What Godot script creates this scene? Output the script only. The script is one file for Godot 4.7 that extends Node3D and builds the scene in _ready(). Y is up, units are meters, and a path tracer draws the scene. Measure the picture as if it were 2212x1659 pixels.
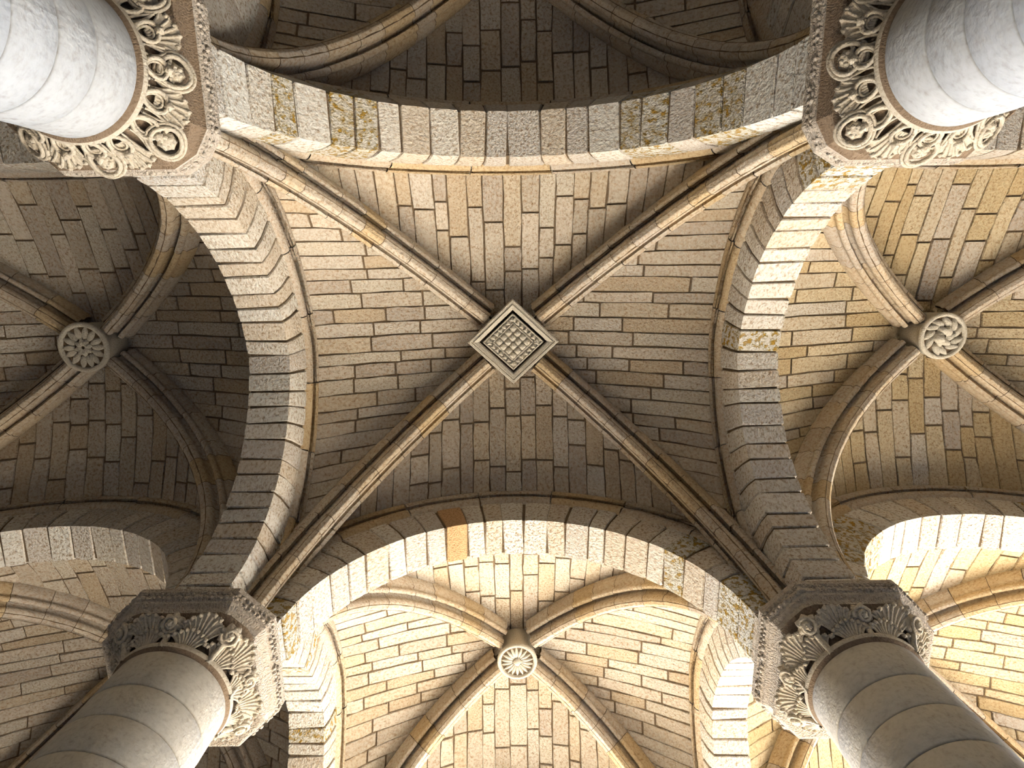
extends Node3D
# A rib-vaulted hall of three by three bays, seen from below. Plan units: 1 u = U metres; x runs east, s runs south (Godot z = -s U), y is the height above the camera.
const U := 3.4
const EYE := 1.6
const A := 0.6237            # half bay, east-west
const B := 0.5305            # half bay, north-south
const CAM_X := -0.0039
const CAM_S := -0.2365
const FOCAL := 1245.9        # pixels in the 2212 x 1659 frame
const R0 := Vector3(0.99990903, -0.01347616, -0.00056683)
const R1 := Vector3(-0.00231355, -0.21276019, 0.97710171)
const R2 := Vector3(0.01328818, 0.97701151, 0.21277201)
const HALF := 0.0577         # half width of an arch's soffit
const RISE := 0.16           # from an arch's soffit up to the webs
const RIB_A := 0.685         # a rib's soffit: a quarter ellipse from (RIB_A, RIB_Y0) to (0, RIB_Y0 + RIB_B)
const RIB_B := 0.638
const RIB_Y0 := 1.04
const RIB_DEPTH := 0.094
const FLOOR_Y := -EYE / U

var rng := RandomNumberGenerator.new()
var web_mats := []
var arch_mats := []
var warm_mats := []
var lichen_mats := []
var rib_mats := []
var M := {}


func _ready() -> void:
	rng.seed = 7
	camera_and_light()
	make_materials()
	setting()
	for i in [-1, 0, 1]:
		for j in [-1, 0, 1]:
			bay(i, j)
	arches()
	bosses()
	columns()


# ---------------------------------------------------------------- camera, sky, sun, exposure
func camera_and_light() -> void:
	var cam := Camera3D.new()
	cam.name = "camera"
	cam.fov = rad_to_deg(2.0 * atan(829.5 / FOCAL))
	cam.near = 0.05
	cam.far = 400.0
	cam.transform = Transform3D(Basis(Vector3(R0.x, R1.x, -R2.x), Vector3(-R0.y, -R1.y, R2.y), Vector3(-R0.z, -R1.z, R2.z)), V(CAM_X, 0, CAM_S))
	add_child(cam)
	cam.current = true
	var sky_mat := ProceduralSkyMaterial.new()
	sky_mat.sky_top_color = Color(0.30, 0.48, 0.80)
	sky_mat.sky_horizon_color = Color(0.80, 0.90, 1.0)
	sky_mat.sky_curve = 0.2
	sky_mat.ground_bottom_color = Color(0.45, 0.42, 0.36)
	sky_mat.ground_horizon_color = Color(0.70, 0.68, 0.64)
	sky_mat.sun_angle_max = 0.0
	var sky := Sky.new()
	sky.sky_material = sky_mat
	var env := Environment.new()
	env.background_mode = Environment.BG_SKY
	env.sky = sky
	env.background_energy_multiplier = 3.8
	env.tonemap_mode = Environment.TONE_MAPPER_LINEAR
	env.tonemap_exposure = 5.0
	env.sdfgi_enabled = true
	env.ssao_enabled = true
	env.ssil_enabled = true
	var we := WorldEnvironment.new()
	we.name = "world_environment"
	we.environment = env
	add_child(we)
	var sun := DirectionalLight3D.new()
	sun.name = "sun"
	sun.light_color = Color(1.0, 0.965, 0.91)
	sun.light_energy = 9.0
	sun.light_angular_distance = 0.6
	sun.shadow_enabled = true
	sun.sky_mode = DirectionalLight3D.SKY_MODE_LIGHT_ONLY
	var el := deg_to_rad(64.0)
	var az := deg_to_rad(52.0)   # west of south
	var towards := Vector3(sin(az) * cos(el), -sin(el), cos(az) * cos(el))
	sun.look_at_from_position(Vector3.ZERO, towards, Vector3.UP)
	add_child(sun)


# ---------------------------------------------------------------- helpers
func V(x: float, y: float, s: float) -> Vector3:
	return Vector3(x * U, EYE + y * U, -s * U)


func pixel(p: Vector3) -> Vector2:
	var dx := p.x / U - CAM_X
	var dy := (p.y - EYE) / U
	var ds := -p.z / U - CAM_S
	var c := R0 * dx + R1 * dy + R2 * ds
	if c.z < 0.02:
		return Vector2(1e6, 1e6)
	return Vector2(c.x / c.z * FOCAL + 1106.0, c.y / c.z * FOCAL + 829.5)


func seen(p: Vector3, margin := 330.0) -> bool:
	var q := pixel(p)
	return q.x > -margin and q.x < 2212 + margin and q.y > -margin and q.y < 1659 + margin


func start() -> SurfaceTool:
	var st := SurfaceTool.new()
	st.begin(Mesh.PRIMITIVE_TRIANGLES)
	return st


func tri(st: SurfaceTool, a: Vector3, b: Vector3, c: Vector3, outward: Vector3, smooth := -1) -> void:
	if (b - a).cross(c - a).length_squared() < 1e-18:
		return
	if (b - a).cross(c - a).dot(outward) > 0.0:    # front faces run clockwise
		var t := b
		b = c
		c = t
	for p in [a, b, c]:
		st.set_smooth_group(smooth)
		st.add_vertex(p)


func quad(st: SurfaceTool, a: Vector3, b: Vector3, c: Vector3, d: Vector3, outward: Vector3, smooth := -1) -> void:
	if (c - a).cross(d - b).dot(outward) > 0.0:
		var t := b
		b = d
		d = t
	for t in [[a, b, c], [a, c, d]]:
		if (t[1] - t[0]).cross(t[2] - t[0]).length_squared() < 1e-18:
			continue
		for p in t:
			st.set_smooth_group(smooth)
			st.add_vertex(p)


func finish(called: String, st: SurfaceTool, mat: Material, parent: Node) -> MeshInstance3D:
	st.generate_normals()
	st.index()
	var o := MeshInstance3D.new()
	o.name = called
	o.mesh = st.commit()
	o.material_override = mat
	parent.add_child(o, true)
	return o


func put(called: String, mesh: Mesh, mat: Material, parent: Node) -> MeshInstance3D:
	var o := MeshInstance3D.new()
	o.name = called
	o.mesh = mesh
	o.material_override = mat
	parent.add_child(o, true)
	return o


var used := {}

func numbered(called: String) -> String:
	var n: int = used.get(called, -1) + 1
	used[called] = n
	return called if n == 0 else "%s_%03d" % [called, n]


func thing(called: String, label: String, category: String, at := Vector3.ZERO, group := "") -> Node3D:
	var o := Node3D.new()
	o.name = numbered(called)
	o.position = at
	add_child(o)
	o.set_meta("label", label)
	if category:
		o.set_meta("category", category)
	if group:
		o.set_meta("group", group)
	return o


func structure(called: String, label: String) -> Node3D:
	var o := thing(called, label, "")
	o.set_meta("kind", "structure")
	return o


func box(st: SurfaceTool, lo: Vector3, hi: Vector3) -> void:
	var p := []
	for i in 8:
		p.append(Vector3(hi.x if i & 1 else lo.x, hi.y if i & 2 else lo.y, hi.z if i & 4 else lo.z))
	quad(st, p[0], p[2], p[6], p[4], Vector3.LEFT)
	quad(st, p[1], p[3], p[7], p[5], Vector3.RIGHT)
	quad(st, p[0], p[1], p[5], p[4], Vector3.DOWN)
	quad(st, p[2], p[3], p[7], p[6], Vector3.UP)
	quad(st, p[0], p[1], p[3], p[2], Vector3.FORWARD)
	quad(st, p[4], p[5], p[7], p[6], Vector3.BACK)


func pick(list: Array) -> Variant:
	return list[rng.randi() % list.size()]


# ---------------------------------------------------------------- materials
func noise_tex(kind: int, freq: float, octaves: int, sd: int, ramp: Gradient, size := 1024, warp := 0.0) -> NoiseTexture2D:
	var n := FastNoiseLite.new()
	n.noise_type = kind
	n.frequency = freq
	n.fractal_type = FastNoiseLite.FRACTAL_FBM
	n.fractal_octaves = octaves
	n.fractal_gain = 0.62
	n.seed = sd
	if warp > 0.0:
		n.domain_warp_enabled = true
		n.domain_warp_amplitude = warp
		n.domain_warp_frequency = freq * 2.0
	var t := NoiseTexture2D.new()
	t.width = size
	t.height = size
	t.seamless = true
	t.noise = n
	if ramp:
		t.color_ramp = ramp
	return t


func ramp(at: Array, cols: Array) -> Gradient:
	var g := Gradient.new()
	g.offsets = PackedFloat32Array(at)
	g.colors = PackedColorArray(cols)
	return g


func make_materials() -> void:
	var grain := noise_tex(FastNoiseLite.TYPE_SIMPLEX_SMOOTH, 0.045, 6, 3, ramp([0.0, 0.26, 0.34, 0.5, 1.0], [Color(0.55, 0.48, 0.38), Color(0.80, 0.76, 0.70), Color(0.92, 0.90, 0.88), Color(0.97, 0.96, 0.95), Color(1, 1, 1)]))
	var relief := noise_tex(FastNoiseLite.TYPE_SIMPLEX_SMOOTH, 0.06, 5, 11, null)
	var clear := Color(0.55, 0.38, 0.15, 0.0)
	var specks := noise_tex(FastNoiseLite.TYPE_SIMPLEX_SMOOTH, 0.045, 6, 21, ramp([0.0, 0.60, 0.66, 0.80], [clear, clear, Color(0.60, 0.46, 0.26, 0.38), Color(0.42, 0.30, 0.15, 0.7)]))
	var moss := noise_tex(FastNoiseLite.TYPE_SIMPLEX_SMOOTH, 0.022, 7, 31, ramp([0.0, 0.50, 0.55, 0.68, 1.0], [Color(0.5, 0.42, 0.1, 0.0), Color(0.5, 0.42, 0.1, 0.0), Color(0.42, 0.37, 0.10, 0.85), Color(0.62, 0.46, 0.08, 0.95), Color(0.5, 0.4, 0.1, 1)]))
	var stone := func(c0: Color, over: Texture2D, size: float, deep: float) -> StandardMaterial3D:
		var m := StandardMaterial3D.new()
		m.albedo_color = Color(c0.r * 0.918, c0.g * 0.92, c0.b * 0.91)
		m.albedo_texture = grain
		m.roughness = 0.95
		m.metallic_specular = 0.25
		m.uv1_triplanar = true
		m.uv1_world_triplanar = true
		m.uv1_scale = Vector3.ONE / size
		m.heightmap_enabled = true
		m.heightmap_texture = relief
		m.heightmap_scale = deep
		if over:
			m.detail_enabled = true
			m.detail_albedo = over
		return m
	for c in [Color(0.81, 0.78, 0.72), Color(0.79, 0.75, 0.68), Color(0.82, 0.78, 0.71), Color(0.76, 0.72, 0.65), Color(0.80, 0.75, 0.66), Color(0.74, 0.70, 0.64), Color(0.82, 0.79, 0.72), Color(0.78, 0.72, 0.62)]:
		web_mats.append(stone.call(c, specks, rng.randf_range(1.3, 2.0), 1.1))
	for c in [Color(0.87, 0.86, 0.82), Color(0.84, 0.82, 0.77), Color(0.82, 0.80, 0.76), Color(0.88, 0.86, 0.81), Color(0.84, 0.80, 0.73)]:
		arch_mats.append(stone.call(c, specks, rng.randf_range(1.6, 2.3), 1.0))
	for c in [Color(0.85, 0.84, 0.80), Color(0.82, 0.80, 0.75)]:
		lichen_mats.append(stone.call(c, moss, rng.randf_range(1.2, 1.6), 1.2))
	for c in [Color(0.80, 0.76, 0.69), Color(0.77, 0.72, 0.64), Color(0.80, 0.74, 0.64), Color(0.76, 0.72, 0.66), Color(0.79, 0.71, 0.57)]:
		rib_mats.append(stone.call(c, specks, rng.randf_range(1.2, 1.8), 0.9))
	for c in [Color(0.81, 0.75, 0.62), Color(0.79, 0.72, 0.57), Color(0.82, 0.76, 0.63), Color(0.78, 0.70, 0.54), Color(0.80, 0.75, 0.65)]:
		warm_mats.append(stone.call(c, specks, rng.randf_range(1.3, 2.0), 1.1))
	M.orange = stone.call(Color(0.82, 0.67, 0.50), specks, 1.1, 1.0)
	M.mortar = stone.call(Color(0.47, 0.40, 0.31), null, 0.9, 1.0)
	var soft := noise_tex(FastNoiseLite.TYPE_SIMPLEX_SMOOTH, 0.05, 6, 5, ramp([0.0, 0.3, 0.45, 1.0], [Color(0.78, 0.75, 0.70), Color(0.91, 0.90, 0.89), Color(0.96, 0.96, 0.95), Color(1, 1, 1)]))
	M.shaft = stone.call(Color(0.76, 0.755, 0.74), null, 2.6, 0.5)
	M.shaft_grey = stone.call(Color(0.80, 0.765, 0.70), null, 2.1, 0.5)
	M.shaft.albedo_texture = soft
	M.shaft_grey.albedo_texture = soft
	M.patina_and_shade = stone.call(Color(0.56, 0.48, 0.39), null, 0.8, 0.7)  # brown stained stone; the bell and the boss channel use it as painted shade
	M.carved = stone.call(Color(0.82, 0.77, 0.68), null, 0.9, 0.6)
	M.abacus = stone.call(Color(0.78, 0.73, 0.66), null, 1.1, 1.4)
	M.boss = stone.call(Color(0.80, 0.77, 0.70), null, 0.8, 0.6)
	M.wall = stone.call(Color(0.64, 0.60, 0.54), null, 2.4, 1.0)
	M.floor = stone.call(Color(0.57, 0.55, 0.52), null, 2.4, 0.8)
	M.added_dark_strip = stone.call(Color(0.46, 0.44, 0.41), null, 1.1, 1.5)
	M.ground = stone.call(Color(0.86, 0.84, 0.80), null, 3.1, 1.0)


# ---------------------------------------------------------------- the setting
func setting() -> void:
	var st := start()
	box(st, V(-1.9, FLOOR_Y - 0.1, 1.65), V(1.9, FLOOR_Y, -1.65))
	finish("slab", st, M.floor, structure("floor", "pale stone paved floor of the vaulted hall"))
	st = start()
	box(st, V(-14, FLOOR_Y - 0.2, 14), V(14, FLOOR_Y - 0.02, -14))
	finish("paving", st, M.ground, structure("ground", "sunlit pale court outside the open arcade"))
	st = start()
	box(st, V(-2.6, FLOOR_Y - 0.03, 2.45), V(2.6, FLOOR_Y - 0.012, 1.725))
	finish("added_dark_strip", st, M.added_dark_strip, structure("ground", "dark strip added along the foot of the arcade to dim the bay inside"))  # unseen dark strip, added to cut the bounce into the southern bay
	st = start()
	box(st, V(-2.0, 1.95, 1.75), V(2.0, 2.1, -1.75))
	finish("roof_slab", st, M.wall, structure("ceiling", "flat stone roof slab above the vaults"))
	var w := structure("wall_south", "stone arcade wall open to the sunlit court")
	finish("masonry", pierced_wall(false, 1.6, [0.0, 2 * A], [0.487, 0.487], 3 * A), M.wall, w)
	w = structure("wall_east", "stone wall pierced by one arched opening")
	finish("masonry", pierced_wall(true, 1.88, [2 * B], [0.395], 3 * B + 0.06), M.wall, w)
	st = start()
	box(st, V(-2.0, FLOOR_Y, 1.7), V(-1.88, 1.97, -1.7))
	finish("masonry", st, M.wall, structure("wall_west", "closed stone wall beyond the dark bay"))
	st = start()
	box(st, V(-2.0, FLOOR_Y, -1.6), V(2.0, 1.97, -1.72))
	finish("masonry", st, M.wall, structure("wall_north", "closed stone wall behind the shadowed bays"))


func pierced_wall(east: bool, at: float, centres: Array, halves: Array, reach: float) -> SurfaceTool:
	var st := start()
	var top := 1.97
	var pt := func(q: float, y: float, d: float) -> Vector3:
		return V(at + d, y, q) if east else V(q, y, at + d)
	var face := func(q0: float, q1: float, lo0: float, lo1: float) -> void:
		for d in [0.0, 0.12]:
			quad(st, pt.call(q0, lo0, d), pt.call(q1, lo1, d), pt.call(q1, top, d), pt.call(q0, top, d), pt.call(0.0, 0.0, d) - pt.call(0.0, 0.0, 0.06))
	var last := -reach
	for k in centres.size():
		var c: float = centres[k]
		var h: float = halves[k]
		face.call(last, c - h, FLOOR_Y, FLOOR_Y)
		for side in [-1.0, 1.0]:
			quad(st, pt.call(c + side * h, FLOOR_Y, 0.0), pt.call(c + side * h, FLOOR_Y, 0.12), pt.call(c + side * h, 1.0, 0.12), pt.call(c + side * h, 1.0, 0.0), pt.call(c, 0, 0) - pt.call(c + side * h, 0, 0))
		for i in 24:
			var a0 := PI * (1.0 - i / 24.0)
			var a1 := PI * (1.0 - (i + 1) / 24.0)
			var q0 := c + cos(a0) * h
			var q1 := c + cos(a1) * h
			var y0 := 1.0 + sin(a0) * h
			var y1 := 1.0 + sin(a1) * h
			face.call(q0, q1, y0, y1)
			quad(st, pt.call(q0, y0, 0.0), pt.call(q1, y1, 0.0), pt.call(q1, y1, 0.12), pt.call(q0, y0, 0.12), Vector3.DOWN)
		last = c + h
	face.call(last, reach, FLOOR_Y, FLOOR_Y)
	return st


# ---------------------------------------------------------------- arches
# An arch lies in a vertical plane; q runs along it from the crown, y up, off is the distance outward from its soffit curve.
class Arc:
	var s: float
	var c: float
	var r: float
	var top: float
	func _init(half_span: float, height: float) -> void:
		s = half_span
		c = (s * s - height * height) / (2.0 * s)
		r = s - c
		top = acos(clampf(-c / r, -1.0, 1.0))
	func at(t: float, off := 0.0) -> Vector2:      # t from -1 (one springing) over 0 (crown) to 1
		var th := acos(clampf(-c / (r + off), -1.0, 1.0)) * (1.0 - absf(t))
		var q := c + (r + off) * cos(th)
		return Vector2(maxf(q, 0.0) * (1.0 if t >= 0 else -1.0), 1.0 + (r + off) * sin(th))
	func height(q: float, off: float) -> float:
		var x := (absf(q) - c) / (r + off)
		return 1.0 + (r + off) * sqrt(maxf(0.0, 1.0 - x * x))
	func length(off: float) -> float:
		return 2.0 * (r + off) * top


var arc_ns := Arc.new(0.487, 0.495)     # across the nave lines: arches in planes of constant s
var arc_ew := Arc.new(0.396, 0.455)     # arches in planes of constant x


func arch_point(along_x: bool, line: float, mid: float, q: float, y: float, l: float) -> Vector3:
	return V(mid + q, y, line + l) if along_x else V(line + l, y, mid + q)


func arch(called: String, label: String, along_x: bool, line: float, mid: float, count: int, lichen: Array, group: String, far_side := 0.0, oranges := []) -> void:
	var arc := arc_ns if along_x else arc_ew
	if not (seen(arch_point(along_x, line, mid, 0, 1.5, 0)) or seen(arch_point(along_x, line, mid, -0.35, 1.25, 0)) or seen(arch_point(along_x, line, mid, 0.35, 1.25, 0))):
		return
	var t := thing(called, label, "arch", V(mid if along_x else line, 1.0, line if along_x else mid), group)
	var base := t.position
	# section: lateral l, outward off
	var n_ch := 0.045 if far_side != 0.0 else 0.006
	var sec := [Vector2(-HALF - 0.004, 0.17), Vector2(-HALF, 0.106), Vector2(-HALF, 0.036), Vector2(-HALF + 0.006, 0.0), Vector2(HALF - 0.006, 0.0), Vector2(HALF, 0.036), Vector2(HALF, 0.106), Vector2(HALF + 0.004, 0.17)]
	if far_side < 0.0:   # the far edge is cut back to a broad splay
		sec[1] = Vector2(-HALF - 0.034, 0.106)
		sec[2] = Vector2(-HALF - 0.026, 0.075)
		sec[0] = Vector2(-HALF - 0.036, 0.17)
	var edges := [-1.0]
	for i in count - 1:
		edges.append(-1.0 + 2.0 * (i + 1 + rng.randf_range(-0.16, 0.16)) / count)
	edges.append(1.0)
	var joint: float = 0.0019 / (arc.r * arc.top)
	for i in count:
		var t0: float = edges[i] + joint
		var t1: float = edges[i + 1] - joint
		var mt := (t0 + t1) * 0.5
		var proud := rng.randf_range(-0.0016, 0.0016)
		var probe := arc.at(mt)
		if not seen(arch_point(along_x, line, mid, probe.x, probe.y, 0)):
			continue
		var rows := []
		var bev: float = 0.0018 / (arc.r * arc.top)
		var skew := rng.randf_range(-0.0022, 0.0022) / (arc.r * arc.top)
		for e in [[t0, 0.0030], [t0 + bev, 0.0], [mt, -0.0006], [t1 - bev, 0.0], [t1, 0.0030]]:
			var row := []
			for k in sec.size():
				var v: Vector2 = sec[k]
				var wob := rng.randf_range(-0.0009, 0.0009) / (arc.r * arc.top) + skew * signf(v.x)
				var tt: float = clampf(e[0] + wob, -1.0, 1.0)
				var off: float = v.y + e[1] + proud
				var l: float = v.x - signf(v.x) * float(e[1])
				var p: Vector2 = arc.at(tt, off)
				if absf(tt) < 0.02 and arc.c < 0.0 and false:
					p.x = 0.0
				row.append(arch_point(along_x, line, mid, p.x, p.y, l) - base)
			rows.append(row)
		var st := start()
		var core2: Vector2 = arc.at(mt, 0.11)
		var core := arch_point(along_x, line, mid, core2.x, core2.y, 0) - base
		for a in rows.size() - 1:
			for k in sec.size() - 1:
				var c4: Vector3 = (rows[a][k] + rows[a + 1][k + 1]) * 0.5
				quad(st, rows[a][k], rows[a][k + 1], rows[a + 1][k + 1], rows[a + 1][k], c4 - core)
		for e in [0, rows.size() - 1]:
			for k in 3:
				quad(st, rows[e][k], rows[e][k + 1], rows[e][6 - k], rows[e][7 - k], rows[e][3] + rows[e][4] - core * 2.0)
		var mat: Material = pick(arch_mats)
		for z in lichen:
			if mt > z[0] and mt < z[1] and rng.randf() < z[2]:
				mat = pick(lichen_mats)
		if i in oranges:
			mat = M.orange
		finish("voussoir", st, mat, t)
	# mortar bed seen in the joints, and the roll mouldings along both upper edges
	var bed := start()
	var steps := 60
	for i in steps:
		var a: float = -1.0 + 2.0 * i / steps
		var b: float = -1.0 + 2.0 * (i + 1) / steps
		var inner := [Vector2(-HALF + 0.004, 0.2), Vector2(-HALF + 0.004, 0.036), Vector2(-HALF + 0.0095, 0.0042), Vector2(HALF - 0.0095, 0.0042), Vector2(HALF - 0.004, 0.036), Vector2(HALF - 0.004, 0.2)]
		for k in 5:
			var pa: Vector2 = arc.at(a, inner[k].y)
			var pb: Vector2 = arc.at(a, inner[k + 1].y)
			var pc: Vector2 = arc.at(b, inner[k + 1].y)
			var pd: Vector2 = arc.at(b, inner[k].y)
			var outw := arch_point(along_x, line, mid, 0, 1.0, 0) - arch_point(along_x, line, mid, pa.x, pa.y, 0)
			if k < 2:
				outw = arch_point(along_x, 0, 0, 0, 0, -1) - arch_point(along_x, 0, 0, 0, 0, 0)
			elif k > 2:
				outw = arch_point(along_x, 0, 0, 0, 0, 1) - arch_point(along_x, 0, 0, 0, 0, 0)
			quad(bed, arch_point(along_x, line, mid, pa.x, pa.y, inner[k].x) - base, arch_point(along_x, line, mid, pb.x, pb.y, inner[k + 1].x) - base, arch_point(along_x, line, mid, pc.x, pc.y, inner[k + 1].x) - base, arch_point(along_x, line, mid, pd.x, pd.y, inner[k].x) - base, outw)
	finish("mortar_bed", bed, M.mortar, t)
	for side in [-1.0, 1.0]:
		var pieces := 9
		for i in pieces:
			var t0 := -1.0 + 2.0 * i / pieces + 0.002
			var t1 := -1.0 + 2.0 * (i + 1) / pieces - 0.002
			var probe: Vector2 = arc.at((t0 + t1) * 0.5, 0.13)
			if not seen(arch_point(along_x, line, mid, probe.x, probe.y, 0)):
				continue
			var st := start()
			var wide := 0.034 if far_side == side else 0.0
			var prof := [Vector2(-0.004, 0.100), Vector2(0.004, 0.104), Vector2(0.0085, 0.111), Vector2(0.0105, 0.120), Vector2(0.0085, 0.129), Vector2(0.004, 0.134), Vector2(0.007, 0.137), Vector2(0.013, 0.139), Vector2(0.016, 0.146), Vector2(0.016, 0.155), Vector2(0.010, 0.175)]
			var sub := 4
			for a in sub:
				var ta := lerpf(t0, t1, float(a) / sub)
				var tb := lerpf(t0, t1, float(a + 1) / sub)
				for k in prof.size() - 1:
					var q := []
					for e in [[ta, k], [ta, k + 1], [tb, k + 1], [tb, k]]:
						var v: Vector2 = prof[e[1]]
						var p: Vector2 = arc.at(e[0], v.y)
						q.append(arch_point(along_x, line, mid, p.x, p.y, side * (HALF + v.x + wide)) - base)
					var cc: Vector2 = arc.at(ta, 0.128)
					quad(st, q[0], q[1], q[2], q[3], q[0] + q[2] - 2.0 * (arch_point(along_x, line, mid, cc.x, cc.y, side * (HALF - 0.01 + wide)) - base), 0)
			finish("moulding", st, pick(rib_mats), t)


func arches() -> void:
	var g := "vault arches springing from the columns"
	# north line, middle line pieces: along x at s = -B and s = B; along s at x = -A and x = A
	arch("vault_arch", "broad white arch soffit speckled with yellow lichen at both ends, above the diamond boss", true, -B, 0, 24, [[-0.75, -0.36, 0.75], [0.32, 0.75, 0.8], [-0.3, 0.3, 0.06]], g, -1.0)
	arch("vault_arch", "bright white arch with one orange stone, between the diamond boss and the radiating-petal boss", true, B, 0, 27, [[0.45, 0.95, 0.6], [-0.9, 0.3, 0.05]], g, 0.0, [10])
	arch("vault_arch", "pale arch dividing the diamond-boss bay from the dark rosette bay", false, -A, 0, 30, [], g)
	arch("vault_arch", "sunlit white arch with yellow-stained stones dividing the diamond-boss bay from the golden bay", false, A, 0, 28, [[-0.95, -0.7, 0.7], [-0.1, 0.7, 0.25]], g)
	arch("vault_arch", "grey arch at the dim upper end of the dark rosette bay", true, -B, -2 * A, 24, [], g)
	arch("vault_arch", "grey-white arch below the dark rosette boss, ending behind the column capital", true, B, -2 * A, 26, [], g)
	arch("vault_arch", "thin honey-coloured arch at the upper end of the golden bay", true, -B, 2 * A, 24, [], g)
	arch("vault_arch", "brilliant white lichen-flecked arch below the golden swirling-leaf boss", true, B, 2 * A, 26, [[-0.95, -0.3, 0.5], [0.1, 0.3, 0.5]], g)
	arch("vault_arch", "pale arch beside the shaded column, framing the bright lower bay", false, -A, 2 * B, 30, [[-0.4, 0.2, 0.25]], g)
	arch("vault_arch", "glaring white arch beside the brown column, framing the bright lower bay", false, A, 2 * B, 28, [], g)
	arch("vault_arch", "shadowed arch high beside the pale bluish column's capital in the upper corner", false, -A, -2 * B, 30, [], g)
	arch("vault_arch", "shadowed arch opening on a yellow web beside the carved capital in the upper corner", false, A, -2 * B, 28, [], g)


# ---------------------------------------------------------------- one bay: webs and ribs
func rib_y(t: float, up: float) -> float:
	var x := t / (RIB_A + up)
	return RIB_Y0 + (RIB_B + up) * sqrt(maxf(0.0, 1.0 - x * x))


func bay_words(i: int, j: int) -> String:
	var w := {
		Vector2i(0, 0): "central bay around the diamond boss", Vector2i(-1, 0): "dark brown bay around the round rosette boss", Vector2i(1, 0): "golden bay around the swirling-leaf boss",
		Vector2i(0, 1): "brilliantly lit bay around the radiating-petal boss", Vector2i(0, -1): "shadowed bay above the lichen-speckled arch", Vector2i(-1, 1): "yellowish bay behind the shaded lower column",
		Vector2i(1, 1): "glaring warm bay behind the brown lower column", Vector2i(-1, -1): "dim bay behind the pale upper column", Vector2i(1, -1): "olive bay behind the upper column with the darkest capital",
	}
	return w[Vector2i(i, j)]


func bay(i: int, j: int) -> void:
	var cx := 2.0 * A * i
	var cs := 2.0 * B * j
	var root := structure("ceiling", "stone web of the " + bay_words(i, j))
	for k in 4:
		web(root, cx, cs, k)
	for d in [[-1, -1], [1, -1], [1, 1], [-1, 1]]:
		rib(cx, cs, d[0], d[1], i, j)


# k: 0 west, 1 east, 2 north, 3 south. p runs from the bay's centre to the arch, q along the arch.
func web_point(cx: float, cs: float, k: int, p: float, q: float, up: float) -> Vector3:
	var ew := k < 2
	var half_p := A if ew else B
	var half_q := B if ew else A
	var arc := arc_ew if ew else arc_ns
	var p_face := half_p - HALF
	var p_rib := absf(q) * half_p / half_q
	var y_arch := arc.height(q, RISE)
	var y_rib := rib_y(Vector2(p_rib, q).length(), RIB_DEPTH)
	var f := (p - p_rib) / maxf(p_face - p_rib, 1e-4)
	var y := lerpf(y_rib, y_arch, f) + 0.012 * sin(PI * clampf(f, 0, 1)) * clampf((p_face - p_rib) * 3.0, 0, 1)
	if k == 0:
		return V(cx - p, y + up, cs + q)
	if k == 1:
		return V(cx + p, y + up, cs + q)
	if k == 2:
		return V(cx + q, y + up, cs - p)
	return V(cx + q, y + up, cs + p)


func web(root: Node3D, cx: float, cs: float, k: int) -> void:
	var ew := k < 2
	var half_p := A if ew else B
	var half_q := B if ew else A
	var arc := arc_ew if ew else arc_ns
	var p_face := half_p - HALF
	var q_max := half_q * p_face / half_p
	# the mortar shell: two skins
	var shell := start()
	var nq := 80
	var np := 8
	for layer in [0.0040, 0.06]:
		for a in nq:
			for b in np:
				var c := []
				for e in [[a, b], [a + 1, b], [a + 1, b + 1], [a, b + 1]]:
					var q: float = lerpf(-half_q, half_q, float(e[0]) / nq)
					var p_rib := absf(q) * half_p / half_q
					var p: float = lerpf(p_rib, maxf(p_face + 0.01, p_rib), float(e[1]) / np)
					c.append(web_point(cx, cs, k, p, q, layer))
				quad(shell, c[0], c[1], c[2], c[3], Vector3.DOWN if layer < 0.01 else Vector3.UP, 0)
	var cell := finish("vault_cell", shell, M.mortar, root)
	# courses of equal height along the arch
	var th_max := acos(clampf((0.0 - arc.c) / (arc.r + RISE), -1, 1))
	var th_min := acos(clampf((q_max - arc.c) / (arc.r + RISE), -1, 1))
	var half_len := (th_max - th_min) * (arc.r + RISE)
	var step := 0.0445 if ew else 0.0500
	var n := int(round(half_len / step))
	var qs := []
	for side in [-1.0, 1.0]:
		var lst := []
		for m in n:
			var u := (m + 0.5 + rng.randf_range(-0.14, 0.14)) / (n + 0.5)
			var th := lerpf(th_max, th_min, u)
			lst.append(side * (arc.c + (arc.r + RISE) * cos(th)))
		if side < 0:
			lst.reverse()
		qs.append_array(lst)
	for m in qs.size() - 1:
		var q0: float = qs[m]
		var q1: float = qs[m + 1]
		var qm := (q0 + q1) * 0.5
		var r0 := absf(q0) * half_p / half_q
		var r1 := absf(q1) * half_p / half_q
		var p_start := minf(r0, r1)
		var length := p_face + 0.004 - p_start
		if length < 0.03:
			continue
		var cuts := [p_start]
		var at := p_start + (rng.randf_range(0.08, 0.24) if ew else rng.randf_range(0.06, 0.2))
		while at < p_face - 0.05:
			if at > maxf(r0, r1) + 0.05:
				cuts.append(at)
			at += rng.randf_range(0.10, 0.25) if ew else rng.randf_range(0.07, 0.21)
		cuts.append(p_face + 0.004)
		for c in cuts.size() - 1:
			var pa: float = cuts[c]
			var pb: float = cuts[c + 1]
			if seen(web_point(cx, cs, k, (pa + pb) * 0.5, qm, 0)):
				web_stone(cell, cx, cs, k, pa, pb, q0, q1, r0 if c == 0 else pa, r1 if c == 0 else pa)


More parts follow.
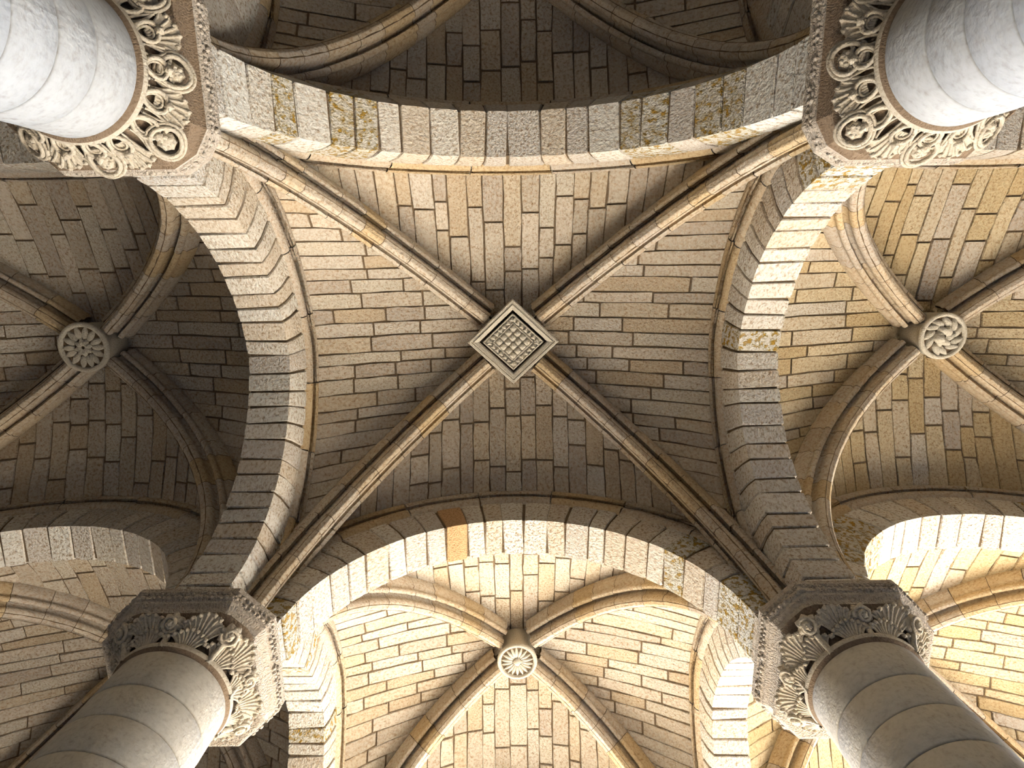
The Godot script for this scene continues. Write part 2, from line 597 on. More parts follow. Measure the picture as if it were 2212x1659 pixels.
func web_stone(cell: Node3D, cx: float, cs: float, k: int, pa: float, pb: float, q0: float, q1: float, ra: float, rb: float) -> void:
	# slope of the course turns a gap in q into a gap on the surface
	var dq := (web_point(cx, cs, k, pb, q1, 0) - web_point(cx, cs, k, pb, q0, 0)).length() / U / absf(q1 - q0)
	var j := rng.randf_range(0.0004, 0.0013) / dq
	var bev := 0.0013
	var proud := rng.randf_range(-0.0010, 0.0010)
	var cols := 4
	var front := []
	var back := []
	var sgn := signf(q1 - q0)
	for side in 2:
		var fr := []
		var bk := []
		for c in cols:
			var f := float(c) / (cols - 1)
			var p0 := (ra if side == 0 else rb)
			var p := lerpf(p0 + 0.002, pb - 0.002, f)
			var wob := rng.randf_range(-0.0019, 0.0019) / dq
			var q := (q0 + (j + wob) * sgn) if side == 0 else (q1 - (j + wob) * sgn)
			var pin := clampf(p, p0 + 0.002 + bev, pb - 0.002 - bev)
			var qin := q + (bev / dq * sgn if side == 0 else -bev / dq * sgn)
			if c == 0 or c == cols - 1:
				qin += (0.0018 / dq * sgn if side == 0 else -0.0018 / dq * sgn) * rng.randf_range(0.3, 1.2)
			fr.append(web_point(cx, cs, k, pin, qin, -proud + rng.randf_range(-0.0006, 0.0006)))
			bk.append(web_point(cx, cs, k, p, q, 0.006))
		front.append(fr)
		back.append(bk)
	var st := start()
	var mid: Vector3 = (front[0][0] + front[1][3]) * 0.5
	var nrm: Vector3 = (front[0][3] - front[0][0]).cross(front[1][1] - front[0][1]).normalized()
	if nrm.y > 0:
		nrm = -nrm
	var ref := mid - nrm * 0.2
	for c in cols - 1:
		quad(st, front[0][c], front[0][c + 1], front[1][c + 1], front[1][c], nrm)
		for side in 2:
			quad(st, front[side][c], front[side][c + 1], back[side][c + 1], back[side][c], front[side][c] - ref)
	for c in [0, cols - 1]:
		quad(st, front[0][c], front[1][c], back[1][c], back[0][c], front[0][c] + front[1][c] - ref * 2.0)
	finish("stone", st, pick(warm_mats if cx > A and rng.randf() < 0.93 else web_mats), cell)


var rib_labels := {
	"0,0,-1,-1": "upper rib of the central vault toward the pale bluish column, sunlit along one edge", "0,0,1,-1": "upper rib of the central vault toward the darkest capital, with a shadow beside it",
	"0,0,1,1": "lower rib of the central vault descending to the brown column with fine acanthus leaves", "0,0,-1,1": "lower rib of the central vault descending to the shaded column beside the white arch",
}

func rib_label(i: int, j: int, dx: int, ds: int) -> String:
	var key := "%d,%d,%d,%d" % [i, j, dx, ds]
	if rib_labels.has(key):
		return rib_labels[key]
	var side := ("upper" if ds < 0 else "lower") + " " + ("inner" if dx * i < 0 else "outer")
	if i == 0:
		side = ("upper" if ds < 0 else "lower") + " " + ("west" if dx < 0 else "east")
	return "moulded %s rib of the %s" % [side, bay_words(i, j)]


func rib(cx: float, cs: float, dx: int, ds: int, i: int, j: int) -> void:
	var any := false
	for t in [0.1, 0.3, 0.5, 0.65]:
		var f: float = t / Vector2(A, B).length()
		any = any or seen(V(cx + dx * A * f, rib_y(t, 0), cs + ds * B * f), 150)
	if not any:
		return
	var root := thing("vault_rib", rib_label(i, j, dx, ds), "rib", V(cx, 1.0, cs), "diagonal ribs of the vaults")
	var dir := Vector2(dx * A, ds * B).normalized()
	var lat := Vector2(-dir.y, dir.x)
	# half section, lateral and depth above the soffit; mirrored
	var prof := [Vector2(0.0, 0.0), Vector2(0.0022, 0.0), Vector2(0.0034, 0.0014), Vector2(0.0105, 0.0036), Vector2(0.0155, 0.0085), Vector2(0.018, 0.016), Vector2(0.0165, 0.0235), Vector2(0.0130, 0.029), Vector2(0.0135, 0.0400), Vector2(0.0185, 0.0440), Vector2(0.0215, 0.0415), Vector2(0.0232, 0.0360), Vector2(0.0270, 0.0322), Vector2(0.0320, 0.0322), Vector2(0.0365, 0.0355), Vector2(0.0382, 0.0405), Vector2(0.0370, 0.0460), Vector2(0.0335, 0.0495), Vector2(0.0335, 0.0560), Vector2(0.0400, 0.0590), Vector2(0.0410, 0.0950)]
	var full := []
	for m in prof.size():
		full.append(Vector2(-prof[prof.size() - 1 - m].x, prof[prof.size() - 1 - m].y))
	for m in range(1, prof.size()):
		full.append(prof[m])
	var a0 := 0.142 if i == 0 and j == 0 else 0.10    # angle parameter from the crown
	var a1 := PI / 2
	var count := 11
	var cuts := [a0]
	for c in count - 1:
		cuts.append(lerpf(a0, a1, (c + 1 + rng.randf_range(-0.22, 0.22)) / count))
	cuts.append(a1)
	var at := func(a: float, v: Vector2) -> Vector3:
		var t := (RIB_A + v.y) * sin(a)
		var y := RIB_Y0 + (RIB_B + v.y) * cos(a)
		return V(cx + dir.x * t + lat.x * v.x, y, cs + dir.y * t + lat.y * v.x) - root.position
	for c in count:
		var b0: float = cuts[c] + 0.0012
		var b1: float = cuts[c + 1] - 0.0012
		if not seen(at.call((b0 + b1) * 0.5, Vector2.ZERO) + root.position):
			continue
		var st := start()
		var sub := 3
		var shrink := rng.randf_range(-0.0006, 0.0006)
		for m in sub:
			for e in full.size() - 1:
				var q := []
				for w in [[m, e], [m, e + 1], [m + 1, e + 1], [m + 1, e]]:
					var v: Vector2 = full[w[1]]
					q.append(at.call(lerpf(b0, b1, float(w[0]) / sub), v + Vector2(signf(v.x) * shrink, shrink)))
				quad(st, q[0], q[1], q[2], q[3], q[0] + q[2] - 2.0 * at.call((b0 + b1) * 0.5, Vector2(0.0, 0.0425)), 0)
		finish("rib_stone", st, pick(rib_mats), root)
	var bed := start()
	for m in 16:
		var b0 := lerpf(a0, a1, m / 16.0)
		var b1 := lerpf(a0, a1, (m + 1) / 16.0)
		var sec := [Vector2(-0.034, 0.11), Vector2(-0.031, 0.054), Vector2(-0.010, 0.044), Vector2(-0.012, 0.004), Vector2(0.012, 0.004), Vector2(0.010, 0.044), Vector2(0.031, 0.054), Vector2(0.034, 0.11)]
		for e in sec.size() - 1:
			var p0: Vector3 = at.call(b0, sec[e])
			var p2: Vector3 = at.call(b1, sec[e + 1])
			quad(bed, p0, at.call(b0, sec[e + 1]), p2, at.call(b1, sec[e]), p0 + p2 - 2.0 * at.call(b0, Vector2(0, 0.05)))
	finish("mortar_bed", bed, M.mortar, root)
	# the straight foot down to the abacus
	var foot := start()
	for e in full.size() - 1:
		var q := []
		for w in [[0, e], [0, e + 1], [1, e + 1], [1, e]]:
			var v: Vector2 = full[w[1]]
			var p: Vector3 = at.call(a1, v)
			if w[0] == 1:
				p.y -= (RIB_Y0 - 1.0) * U
			q.append(p)
		quad(foot, q[0], q[1], q[2], q[3], q[0] + q[2] - 2.0 * (at.call(a1, Vector2(0, 0.05)) - Vector3(0, 0.02 * U, 0)), 0)
	if seen(at.call(a1, Vector2.ZERO) + root.position):
		finish("rib_foot", foot, pick(rib_mats), root)


# ---------------------------------------------------------------- bosses
func ball(st: SurfaceTool, c: Vector3, r: Vector3, basis: Basis, lobes := 0, amp := 0.0, rows := 6, cols := 10) -> void:
	var p := []
	for a in rows + 1:
		var row := []
		for b in cols:
			var th := PI * a / rows
			var ph := TAU * b / cols
			var k := 1.0 + amp * cos(lobes * ph) * sin(th)
			row.append(c + basis * (Vector3(sin(th) * cos(ph), cos(th), sin(th) * sin(ph)) * k * r))
		p.append(row)
	for a in rows:
		for b in cols:
			var b2 := (b + 1) % cols
			quad(st, p[a][b], p[a][b2], p[a + 1][b2], p[a + 1][b], p[a][b] + p[a + 1][b2] - c * 2.0, 0)


func lathe(st: SurfaceTool, c: Vector3, prof: Array, seg := 40, smooth := 0) -> void:
	for m in prof.size() - 1:
		var r0: float = prof[m].x
		var r1: float = prof[m + 1].x
		var mid := Vector2(prof[m + 1].y - prof[m].y, -(r1 - r0))      # outward in (r, y) when the profile runs upward
		for a in seg:
			var d0 := Vector3(cos(TAU * a / seg), 0, sin(TAU * a / seg))
			var d1 := Vector3(cos(TAU * (a + 1) / seg), 0, sin(TAU * (a + 1) / seg))
			var up := Vector3(0, 1, 0)
			var out := (d0 + d1) * 0.5 * mid.x + up * mid.y
			quad(st, c + (d0 * r0 + up * prof[m].y) * U, c + (d1 * r0 + up * prof[m].y) * U, c + (d1 * r1 + up * prof[m + 1].y) * U, c + (d0 * r1 + up * prof[m + 1].y) * U, out, smooth)


func bosses() -> void:
	var t := thing("roof_boss", "square diamond-set boss with a moulded frame and scale carving at the centre of the vault", "boss", V(0, 1.656, 0), "carved bosses of the vaults")
	# nested square frames; radius is the half diagonal
	var steps := [Vector2(0.088, 0.10), Vector2(0.098, 0.03), Vector2(0.124, 0.022), Vector2(0.130, 0.016), Vector2(0.130, 0.004), Vector2(0.126, 0.0), Vector2(0.119, 0.0), Vector2(0.1175, 0.003), Vector2(0.114, 0.003), Vector2(0.112, -0.001), Vector2(0.100, 0.003), Vector2(0.098, 0.007), Vector2(0.096, 0.007)]
	var st := start()
	var corner := func(r: float, y: float, k: int) -> Vector3:
		var a := PI / 2 * k
		return Vector3(cos(a) * r * 1.02, y, sin(a) * r * 0.955) * U
	for m in steps.size() - 1:
		for k in 4:
			var c: Vector3 = (corner.call(steps[m].x, steps[m].y, k) + corner.call(steps[m + 1].x, steps[m + 1].y, k + 1)) * 0.5
			var out := Vector3.DOWN * 0.6 + Vector3(c.x, 0, c.z).normalized() * (1.0 if m < 5 else -0.2)
			quad(st, corner.call(steps[m].x, steps[m].y, k), corner.call(steps[m].x, steps[m].y, k + 1), corner.call(steps[m + 1].x, steps[m + 1].y, k + 1), corner.call(steps[m + 1].x, steps[m + 1].y, k), out)
	finish("frame", st, M.boss, t)
	st = start()
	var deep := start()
	for k in 4:      # the deep channel round the field, its shade put into a dark colour
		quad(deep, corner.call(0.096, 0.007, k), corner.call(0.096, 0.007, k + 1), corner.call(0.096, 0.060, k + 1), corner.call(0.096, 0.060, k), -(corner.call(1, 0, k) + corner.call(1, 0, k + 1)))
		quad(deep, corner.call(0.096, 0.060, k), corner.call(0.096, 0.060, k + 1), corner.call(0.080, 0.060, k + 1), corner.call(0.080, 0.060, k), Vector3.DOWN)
		quad(st, corner.call(0.080, 0.060, k), corner.call(0.080, 0.060, k + 1), corner.call(0.0845, 0.006, k + 1), corner.call(0.0845, 0.006, k), corner.call(1, 0, k) + corner.call(1, 0, k + 1))
		tri(st, corner.call(0.0845, 0.006, k), corner.call(0.0845, 0.006, k + 1), Vector3(0, 0.006 * U, 0), Vector3.DOWN)
	finish("field", st, M.boss, t)
	finish("channel", deep, M.patina_and_shade, t)
	# axes of the square along its sides
	var e0 := Vector3(1.02, 0, 0.955).normalized()
	var e1 := Vector3(-1.02, 0, 0.955).normalized()
	var side := 0.0745       # half side of the field times sqrt 2 / 2 is handled by these axes
	var h := 0.0500
	for r in [0, 1, 2, 3]:
		for c in [0, 1, 2, 3]:
			st = start()
			var pos: Vector3 = e0 * ((r - 1.5) * 0.0188 + 0.0024 * ((c % 2) - 0.5)) * U + e1 * ((c - 1.5) * 0.0188) * U
			ball(st, pos + Vector3(0, 0.0045 * U, 0), Vector3(0.0100, 0.0085, 0.0100) * U, Basis(Vector3.UP, 0.0), 4, 0.10, 6, 16)
			finish("scale", st, M.boss, t)
	for k in 4:
		var along := [e0, e1, -e0, -e1][k] as Vector3
		var out := [e1, -e0, -e1, e0][k] as Vector3
		for m in 7:
			st = start()
			var pos: Vector3 = along * ((m - 3) * 0.0150) * U + out * 0.0492 * U
			ball(st, pos + Vector3(0, 0.005 * U, 0), Vector3(0.0072, 0.0070, 0.0066) * U, Basis(Vector3.UP, rng.randf_range(0.4, 1.2)), 3, 0.26, 5, 12)
			finish("bead", st, M.boss, t)
		st = start()
		for b in [0.0395, 0.0585]:
			var p0: Vector3 = -along * (b + 0.0015) * U + out * b * U
			var p1: Vector3 = along * (b + 0.0015) * U + out * b * U
			tube(st, [p0 + Vector3(0, 0.004 * U, 0), p1 + Vector3(0, 0.004 * U, 0)], 0.0024 * U, 6)
		finish("fillet", st, M.boss, t)
	round_boss("round boss with a radiating two-ring rosette in the darkest bay", Vector2(-2 * A, 0), 0.074, 0, 0.0)
	round_boss("round boss with swirling bulbous leaves in the golden bay", Vector2(2 * A, 0), 0.069, 1, 0.6)
	round_boss("round boss of narrow radiating petals on a tapered neck in the brightest bay", Vector2(0, 2 * B), 0.066, 2, 0.2)


func tube(st: SurfaceTool, path: Array, r: float, seg := 8, closed := false) -> void:
	var rings := []
	for i in path.size():
		var a: Vector3 = path[(i - 1 + path.size()) % path.size()] if closed else path[maxi(i - 1, 0)]
		var b: Vector3 = path[(i + 1) % path.size()] if closed else path[mini(i + 1, path.size() - 1)]
		var d := (b - a).normalized()
		var n := d.cross(Vector3.UP if absf(d.y) < 0.9 else Vector3.RIGHT).normalized()
		var m := n.cross(d)
		var ring := []
		for k in seg:
			ring.append(path[i] + (n * cos(TAU * k / seg) + m * sin(TAU * k / seg)) * r)
		rings.append(ring)
	for i in (path.size() if closed else path.size() - 1):
		var i2 := (i + 1) % path.size()
		for k in seg:
			var k2 := (k + 1) % seg
			quad(st, rings[i][k], rings[i][k2], rings[i2][k2], rings[i2][k], rings[i][k] + rings[i2][k2] - path[i] - path[i2], 0)


# a petal or small leaf lying on a boss's face, bulging downward
func petal(st: SurfaceTool, ang: float, r0: float, r1: float, wide: float, y: float, bulge: float, twist := 0.0, notch := 0.0) -> void:
	var n := 6
	var m := 4
	var g := []
	for a in n + 1:
		var f := float(a) / n
		var row := []
		for b in m + 1:
			var w := float(b) / m * 2.0 - 1.0
			var ww := wide * (0.35 + 0.65 * sin(PI * pow(f, 0.8) * 0.86 + 0.15)) * (1.0 - 0.55 * pow(f, 6.0))
			var r := lerpf(r0, r1, f) - notch * (1.0 - absf(w)) * f * 0.0
			var aa := ang + twist * f
			var d := Vector3(cos(aa), 0, sin(aa))
			var l := Vector3(-sin(aa), 0, cos(aa))
			var dz := bulge * (sqrt(maxf(0.0, 1.0 - w * w * 0.96)) - 0.30 * exp(-w * w * 26.0)) * (0.45 + 0.55 * sin(PI * f))
			row.append((d * r + l * w * ww + Vector3.UP * (y - dz)) * U)
		g.append(row)
	for a in n:
		for b in m:
			quad(st, g[a][b], g[a][b + 1], g[a + 1][b + 1], g[a + 1][b], Vector3.DOWN, 0)
	for b in [0, m]:
		for a in n:
			var p: Vector3 = g[a][b]
			var q: Vector3 = g[a + 1][b]
			quad(st, p, q, q + Vector3.UP * 0.006 * U, p + Vector3.UP * 0.006 * U, p - g[a][m / 2], 0)


func round_boss(label: String, at: Vector2, r: float, kind: int, turn: float) -> void:
	var t := thing("roof_boss", label, "boss", V(at.x, 1.656, at.y), "carved bosses of the vaults")
	var st := start()
	var neck := 0.82 if kind == 2 else 0.93
	lathe(st, Vector3.ZERO, [Vector2(r * 0.80, 0.0075), Vector2(r * 0.84, 0.001), Vector2(r * 0.90, 0.0), Vector2(r * 0.97, 0.0015), Vector2(r, 0.006), Vector2(r, 0.012), Vector2(r * 0.965, 0.016), Vector2(r * 0.93, 0.020), Vector2(r * neck, 0.04), Vector2(r * neck * 0.92, 0.12)], 48)
	finish("rim", st, M.boss, t)
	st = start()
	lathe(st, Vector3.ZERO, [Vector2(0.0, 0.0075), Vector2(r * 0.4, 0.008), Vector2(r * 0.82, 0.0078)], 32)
	finish("field", st, M.mortar, t)  # mortar colour borrowed to paint the shade between the petals
	if kind == 0:
		for k in 14:
			st = start()
			petal(st, turn + TAU * (k + rng.randf_range(-0.12, 0.12)) / 14, r * 0.34, r * 0.83, r * 0.125, 0.008, 0.008)
			finish("petal", st, M.boss, t)
		for k in 8:
			st = start()
			petal(st, turn + 0.2 + TAU * (k + rng.randf_range(-0.12, 0.12)) / 8, r * 0.06, r * 0.36, r * 0.11, 0.007, 0.009)
			finish("petal", st, M.boss, t)
	elif kind == 1:
		for k in 11:
			st = start()
			petal(st, turn + TAU * (k + rng.randf_range(-0.18, 0.18)) / 11, r * 0.40, r * 0.82, r * 0.18, 0.007, 0.012, 0.45)
			finish("petal", st, M.boss, t)
		for k in 6:
			st = start()
			petal(st, turn + TAU * (k + rng.randf_range(-0.2, 0.2)) / 6, r * 0.06, r * 0.46, r * 0.19, 0.004, 0.014, 0.7)
			finish("petal", st, M.boss, t)
		st = start()
		ball(st, Vector3(-0.22 * r, 0.000, -0.1 * r) * U, Vector3(0.26 * r, 0.013, 0.2 * r) * U, Basis(Vector3.UP, 0.5), 5, 0.12)
		finish("bud", st, M.boss, t)
	else:
		for k in 18:
			st = start()
			petal(st, turn + TAU * (k + rng.randf_range(-0.12, 0.12)) / 18, r * 0.22, r * 0.80, r * 0.085, 0.008, 0.008)
			finish("petal", st, M.boss, t)
		st = start()
		ball(st, Vector3(0, 0.006, 0) * U, Vector3(0.22 * r, 0.011, 0.22 * r) * U, Basis(), 6, 0.16)
		finish("bud", st, M.boss, t)


# ---------------------------------------------------------------- columns
func columns() -> void:
	column(-1, -1, "pale bluish column whose knobbed capital touches the darkest bay and the lichened arch", true)
	column(1, -1, "silvery column with a dark deeply hollowed capital, between the lichened arch and the golden bay", true)
	column(-1, 1, "shaded column, its capital lit white along one side, beside the bright white arch", false)
	column(1, 1, "brown shadowed column with fine acanthus leaves, backed by glaring yellow vaults", false)


func bell_r(ang: float, f: float) -> float:
	var c := maxf(absf(cos(ang)), absf(sin(ang)))
	var rim := minf(0.1300 / c, 0.1530 / maxf(cos(fposmod(ang, PI / 2) - PI / 4), 0.1))
	return lerpf(0.0985, rim, pow(f, 1.7))


func octagon(w: float, cut: float, inner: Vector2, extra: bool) -> Array:
	var p := [Vector2(w, -w + cut), Vector2(w, w - cut), Vector2(w - cut, w), Vector2(-w + cut, w), Vector2(-w, w - cut), Vector2(-w, -w + cut), Vector2(-w + cut, -w), Vector2(w - cut, -w)]
	if not extra:
		return p
	var out := []
	for i in 8:      # the corner that faces the central bay has two facets
		out.append(p[i])
		var m: Vector2 = (p[i] + p[(i + 1) % 8]) * 0.5
		if i % 2 == 1 and signf(m.x) == inner.x and signf(m.y) == inner.y:
			out.append(m + inner * 0.0075)
	return out


func column(ix: int, js: int, label: String, north: bool) -> void:
	var t := thing("column", label, "column", V(ix * 0.611, FLOOR_Y, js * 0.509), "columns of the vaulted hall")
	t.set_meta("kind", "thing")
	var y0 := func(y: float) -> float: return y - FLOOR_Y
	var shaft: Material = M.shaft if north else M.shaft_grey
	var r := 0.1000
	# drums
	var joints := [FLOOR_Y + 0.12, -0.30, -0.20, -0.10, 0.0, 0.10, 0.19, 0.28, 0.36, 0.44, 0.52, 0.595, 0.662, 0.726, 0.788, 0.866]
	for k in joints.size() - 1:
		var st := start()
		var lo: float = y0.call(joints[k] + 0.0007)
		var hi: float = y0.call(joints[k + 1] - 0.0007)
		var d := rng.randf_range(-0.0006, 0.0006)
		lathe(st, Vector3.ZERO, [Vector2(r - 0.006, lo), Vector2(r - 0.0018 + d, lo), Vector2(r + d, lo + 0.0016), Vector2(r + d, hi - 0.0016), Vector2(r - 0.0018 + d, hi), Vector2(r - 0.006, hi)], 64)
		finish("drum", st, shaft, t)
	var st := start()
	lathe(st, Vector3.ZERO, [Vector2(0.0, 0.0), Vector2(0.15, 0.0), Vector2(0.15, 0.04), Vector2(0.14, 0.05), Vector2(0.145, 0.065), Vector2(0.135, 0.08), Vector2(0.112, 0.088), Vector2(0.118, 0.10), Vector2(0.11, 0.115), Vector2(0.0985, 0.121)], 48)
	finish("base", st, shaft, t)
	st = start()
	lathe(st, Vector3.ZERO, [Vector2(0.092, y0.call(0.10)), Vector2(0.092, y0.call(0.87))], 24)
	finish("core", st, M.mortar, t)
	st = start()
	lathe(st, Vector3.ZERO, [Vector2(0.092, y0.call(0.8655)), Vector2(0.1003, y0.call(0.8660)), Vector2(0.1010, y0.call(0.8675)), Vector2(0.1035, y0.call(0.8682)), Vector2(0.1052, y0.call(0.8705))], 64)
	var neck := finish("neck_ring", st, M.patina_and_shade, t)
	st = start()
	lathe(st, Vector3.ZERO, [Vector2(0.1052, y0.call(0.8705)), Vector2(0.1066, y0.call(0.8725)), Vector2(0.1075, y0.call(0.8755)), Vector2(0.1068, y0.call(0.8790)), Vector2(0.1045, y0.call(0.8810)), Vector2(0.0985, y0.call(0.8820))], 64)
	finish("collar", st, M.carved, neck)
	# bell: round at the neck, eight-sided under the abacus
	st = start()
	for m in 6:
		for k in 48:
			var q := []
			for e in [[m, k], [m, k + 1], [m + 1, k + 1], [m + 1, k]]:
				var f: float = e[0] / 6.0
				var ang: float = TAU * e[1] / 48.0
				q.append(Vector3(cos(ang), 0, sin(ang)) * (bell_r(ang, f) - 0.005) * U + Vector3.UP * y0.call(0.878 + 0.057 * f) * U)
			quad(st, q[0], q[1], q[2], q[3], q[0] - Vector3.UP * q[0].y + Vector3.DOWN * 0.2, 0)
	var cap := finish("capital", st, M.patina_and_shade, t)  # brown bell: the shade in the gaps between the leaves is painted
	if north:
		for k in 16:
			st = start()
			eyelet(st, TAU * (k + rng.randf_range(-0.07, 0.07)) / 16)
			finish("leaf_eyelet", st, M.carved, cap)
		for k in 8:
			st = start()
			frond(st, TAU * (k + 0.5 + rng.randf_range(-0.05, 0.05)) / 8, 0.36, 1.0, 0.050, 7, 0.005)
			finish("acanthus_leaf", st, M.carved, cap)
		for k in 8:
			st = start()
			roundel(st, TAU * (k + rng.randf_range(-0.05, 0.05)) / 8, 0.76)
			finish("crocket", st, M.carved, cap)
	else:
		for k in 10:
			st = start()
			frond(st, TAU * (k + rng.randf_range(-0.07, 0.07)) / 10, 0.0, 0.58, 0.056, 9, 0.010)
			finish("acanthus_leaf", st, M.carved, cap)
		for k in 8:
			st = start()
			frond(st, TAU * (k + 0.5 + rng.randf_range(-0.06, 0.06)) / 8, 0.26, 0.98, 0.062, 9, 0.010)
			finish("acanthus_leaf", st, M.carved, cap)
		for k in 8:
			st = start()
			crocket(st, TAU * (k + rng.randf_range(-0.05, 0.05)) / 8, -FLOOR_Y + 0.909, 0.121 if k % 2 == 0 else 0.137)
			finish("crocket", st, M.carved, cap)
	# abacus: moulded polygon
	var off := Vector3(ix * (A - 0.611), 0, -js * (B - 0.509)) * U
	var prof := [Vector2(-0.018, 0.933), Vector2(-0.0145, 0.938), Vector2(-0.0140, 0.945), Vector2(-0.0120, 0.953), Vector2(-0.0080, 0.960), Vector2(-0.004, 0.963), Vector2(-0.004, 0.968), Vector2(-0.001, 0.970), Vector2(-0.001, 0.990), Vector2(0.0005, 0.992), Vector2(0.0005, 1.0), Vector2(-0.14, 1.001)]
	if not north:
		prof = [Vector2(-0.0190, 0.931), Vector2(-0.0150, 0.9325), Vector2(-0.0128, 0.9370), Vector2(-0.0150, 0.9415), Vector2(-0.0185, 0.9430), Vector2(-0.0180, 0.9500), Vector2(-0.0140, 0.9590), Vector2(-0.0070, 0.9650), Vector2(-0.0060, 0.9700), Vector2(-0.0020, 0.9720), Vector2(-0.0020, 0.9870), Vector2(0.0015, 0.9890), Vector2(0.0015, 1.0), Vector2(-0.14, 1.001)]
	st = start()
	var low := start()
	var inner := Vector2(-ix, -js)
	var rings := []
	for v in prof:
		var ring := []
		for p in octagon(0.1535 + v.x, 0.06 + v.x * 0.55, inner, north):
			ring.append(Vector3(p.x, 0, -p.y) * U + Vector3(0, y0.call(v.y) * U, 0) + off)
		rings.append(ring)
	for m in rings.size() - 1:
		var n: int = rings[m].size()
		var slope := Vector2(prof[m + 1].y - prof[m].y, -(prof[m + 1].x - prof[m].x))
		for k in n:
			var k2 := (k + 1) % n
			var c: Vector3 = (rings[m][k] + rings[m][k2]) * 0.5 - off
			var out := Vector3(c.x, 0, c.z).normalized() * slope.x + Vector3.UP * slope.y
			quad(low if m < (5 if north else 4) else st, rings[m][k], rings[m][k2], rings[m + 1][k2], rings[m + 1][k], out)
	for k in range(1, rings[0].size() - 1):
		tri(low, rings[0][0], rings[0][k], rings[0][k + 1], Vector3.DOWN)
	var ab := finish("abacus", st, M.abacus, t)
	finish("hollow_moulding" if north else "roll_moulding", low, M.patina_and_shade if north else M.abacus, ab)
	# carved frieze on the abacus's upright band
	st = start()
	var ring := octagon(0.1535, 0.06, inner, north)
	for k in ring.size():
		var p0: Vector2 = ring[k]
		var p1: Vector2 = ring[(k + 1) % ring.size()]
		var len := p0.distance_to(p1)
		var n := int(len / 0.0095)
		for m in n:
			var p := p0.lerp(p1, (m + 0.5) / n)
			var nn := Vector2(p1.y - p0.y, p0.x - p1.x).normalized()
			if nn.dot(p) < 0:
				nn = -nn
			for row in 2:
				if rng.randf() < 0.14:
					continue
				var c := Vector3(p.x - nn.x * 0.0016 + rng.randf_range(-0.001, 0.001), 0, -(p.y - nn.y * 0.0016)) * U + Vector3(0, y0.call(0.9745 + 0.0105 * row + rng.randf_range(-0.001, 0.001)) * U, 0) + off
				var b := Basis(Vector3(nn.x, 0, -nn.y).cross(Vector3.UP), Vector3(nn.x, 0, -nn.y), Vector3.UP) * Basis(Vector3.UP, rng.randf_range(-0.9, 0.9))
				ball(st, c, Vector3(0.0056, 0.0042, 0.0040) * U * rng.randf_range(0.75, 1.15), b, 3, 0.25, 4, 7)
	finish("carved_frieze", st, M.abacus, ab).set_meta("kind", "stuff")
	# the solid springer above the abacus, where the arches and ribs part
	st = start()
	var lo := V(ix * A - 0.061, 1.0, js * B + 0.061) - t.position
	var hi := V(ix * A + 0.061, 1.40, js * B - 0.061) - t.position
	box(st, Vector3(lo.x, lo.y, lo.z), Vector3(hi.x, hi.y, hi.z))
	finish("springer", st, M.abacus, t)


# a point on the bell of a capital, "out" in front of it
func bell_point(ang: float, f: float, out: float) -> Vector3:
	var g := clampf(f, 0.0, 1.0)
	var r := bell_r(ang, g) + lerpf(0.95, 0.55, g) * out
	return (Vector3(cos(ang), 0, sin(ang)) * r + Vector3.UP * (-FLOOR_Y + 0.878 + 0.057 * f - lerpf(0.25, 0.80, g) * out)) * U


# a ribbed leaf: a fan of ridges over a thin blade, each ridge curling outward into a bead
func frond(st: SurfaceTool, ang: float, f0: float, f1: float, wide: float, ribs: int, lift: float) -> void:
	var paths := []
	for k in ribs:
		var w := 2.0 * k / (ribs - 1) - 1.0
		var top := lerpf(f1, lerpf(f0, f1, 0.56), pow(absf(w), 1.5))
		var path := []
		for m in 9:
			var f := m / 8.0
			var spread := w * wide * 0.5 * (0.34 + 0.66 * pow(f, 0.8)) / 0.104 + 0.05 * signf(w) * pow(f, 3.0) * absf(w)
			var out := 0.001 + 0.005 * sin(PI * f * 0.9) + lift * pow(f, 2.6) * (1.0 - 0.4 * absf(w))
			path.append(bell_point(ang + spread, lerpf(f0, top, sin(f * PI * 0.5)) - (0.05 if m == 8 else 0.0), out))
		tube(st, path, (0.0027 - 0.0006 * absf(w)) * U, 6)
		var tip: Vector3 = path[8]
		ball(st, tip, Vector3.ONE * 0.0040 * U, Basis(), 4, 0.15, 5, 8)
		paths.append(path)
	for k in ribs - 1:
		for m in 7:
			var p: Vector3 = (paths[k][m] + paths[k + 1][m + 1]) * 0.5
			quad(st, paths[k][m], paths[k + 1][m], paths[k + 1][m + 1], paths[k][m + 1], Vector3(p.x, -0.5, p.z), 3)


# two stalks that part and meet again round a drilled hollow
func eyelet(st: SurfaceTool, ang: float) -> void:
	for ring in [[1.0, 0.0034, 0.004], [0.66, 0.0020, 0.0015]]:
		var path := []
		for k in 18:
			var a := TAU * k / 18
			path.append(bell_point(ang + sin(a) * 0.150 * ring[0] * (0.78 - 0.22 * cos(a)), 0.32 - cos(a) * 0.27 * ring[0], ring[2] + 0.005 * (0.5 - 0.5 * cos(a))))
		tube(st, path, ring[1] * U, 6, true)
	for side in [-1.0, 1.0]:
		var path := []
		for k in 7:
			var f := k / 6.0
			path.append(bell_point(ang + side * (0.185 - 0.04 * sin(PI * f)), lerpf(-0.02, 0.62, f), 0.002 + 0.006 * f * f))
		tube(st, path, 0.0021 * U, 5)
	ball(st, bell_point(ang, 0.60, 0.011), Vector3(0.0075, 0.0050, 0.0065) * U, Basis(Vector3.UP, -ang), 5, 0.2, 5, 10)


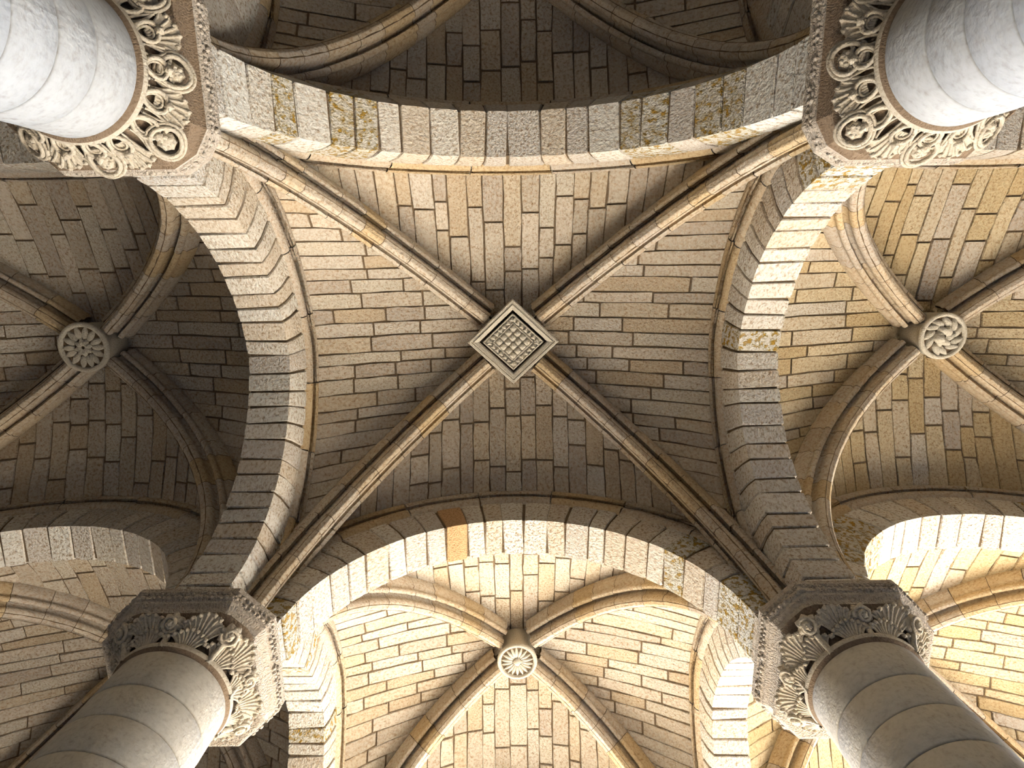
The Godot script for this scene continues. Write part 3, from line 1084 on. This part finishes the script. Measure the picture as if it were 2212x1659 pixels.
# a knob carved like a curled bud, set deep in a ringed hollow
func roundel(st: SurfaceTool, ang: float, f: float) -> void:
	var c := bell_point(ang, f, 0.0035)
	var d := Vector3(cos(ang), 0, sin(ang))
	var l := Vector3(-sin(ang), 0, cos(ang))
	var face := (d * 0.62 + Vector3.DOWN * 0.78).normalized()
	var up := l.cross(face).normalized()
	var turn := rng.randf_range(0.0, TAU)
	ball(st, c, Vector3(0.0140, 0.0095, 0.0136) * U, Basis(l, face, up), 7, 0.10, 7, 21)
	for k in 6:
		var a := turn + TAU * k / 6
		ball(st, c + (l * cos(a) + up * sin(a)) * 0.0068 * U + face * 0.0064 * U, Vector3(0.0040, 0.0030, 0.0048) * U, Basis(l, face, up) * Basis(Vector3.UP, -a + 0.6), 2, 0.1, 4, 8)
	for ring in [[0.0205, 0.0036, 0.006], [0.0258, 0.0030, 0.003]]:
		var path := []
		for k in 25:
			var a := TAU * (k / 24.0) + turn
			path.append(c + (l * cos(a) + up * sin(a)) * ring[0] * U * (1.0 + 0.04 * cos(3.0 * a)) + face * ring[2] * U)
		tube(st, path, ring[1] * U, 6)


# a curled leaf: a lobed cup, a scroll winding inward and a bud, on a stem
func crocket(st: SurfaceTool, ang: float, y: float, r: float) -> void:
	var d := Vector3(cos(ang), 0, sin(ang))
	var l := Vector3(-sin(ang), 0, cos(ang))
	var face := (d * 0.8 + Vector3.DOWN).normalized()
	var up := l.cross(face).normalized()
	var c := (d * r + Vector3.UP * y) * U
	var turn := rng.randf_range(0.0, TAU)
	ball(st, c - face * 0.006 * U, Vector3(0.0200, 0.009, 0.0195) * U, Basis(l, face, up), 7, 0.13, 6, 28)
	var hand := 1.0 if rng.randf() < 0.5 else -1.0
	var path := []
	for k in 26:
		var f := k / 25.0
		var a := turn + hand * f * TAU * 1.35
		path.append(c + (l * cos(a) + up * sin(a)) * lerpf(0.0165, 0.0045, f) * U + face * (0.001 + 0.004 * f) * U)
	tube(st, path, 0.0034 * U, 6)
	ball(st, c + face * 0.003 * U, Vector3(0.0075, 0.0060, 0.0070) * U, Basis(l, face, up), 5, 0.2, 6, 15)
	for k in 7:
		var a := turn + TAU * k / 7
		ball(st, c + (l * cos(a) + up * sin(a)) * 0.0115 * U - face * 0.0012 * U, Vector3(0.0042, 0.0035, 0.0056) * U, Basis(l, face, up) * Basis(Vector3.UP, -a + PI / 2), 2, 0.1, 4, 8)
	var stem := []
	for k in 5:
		var f := k / 4.0
		stem.append((d * lerpf(0.103, r - 0.014, pow(f, 1.4)) + Vector3.UP * lerpf(y - 0.040, y - 0.010, f)) * U)
	tube(st, stem, 0.0052 * U, 6)
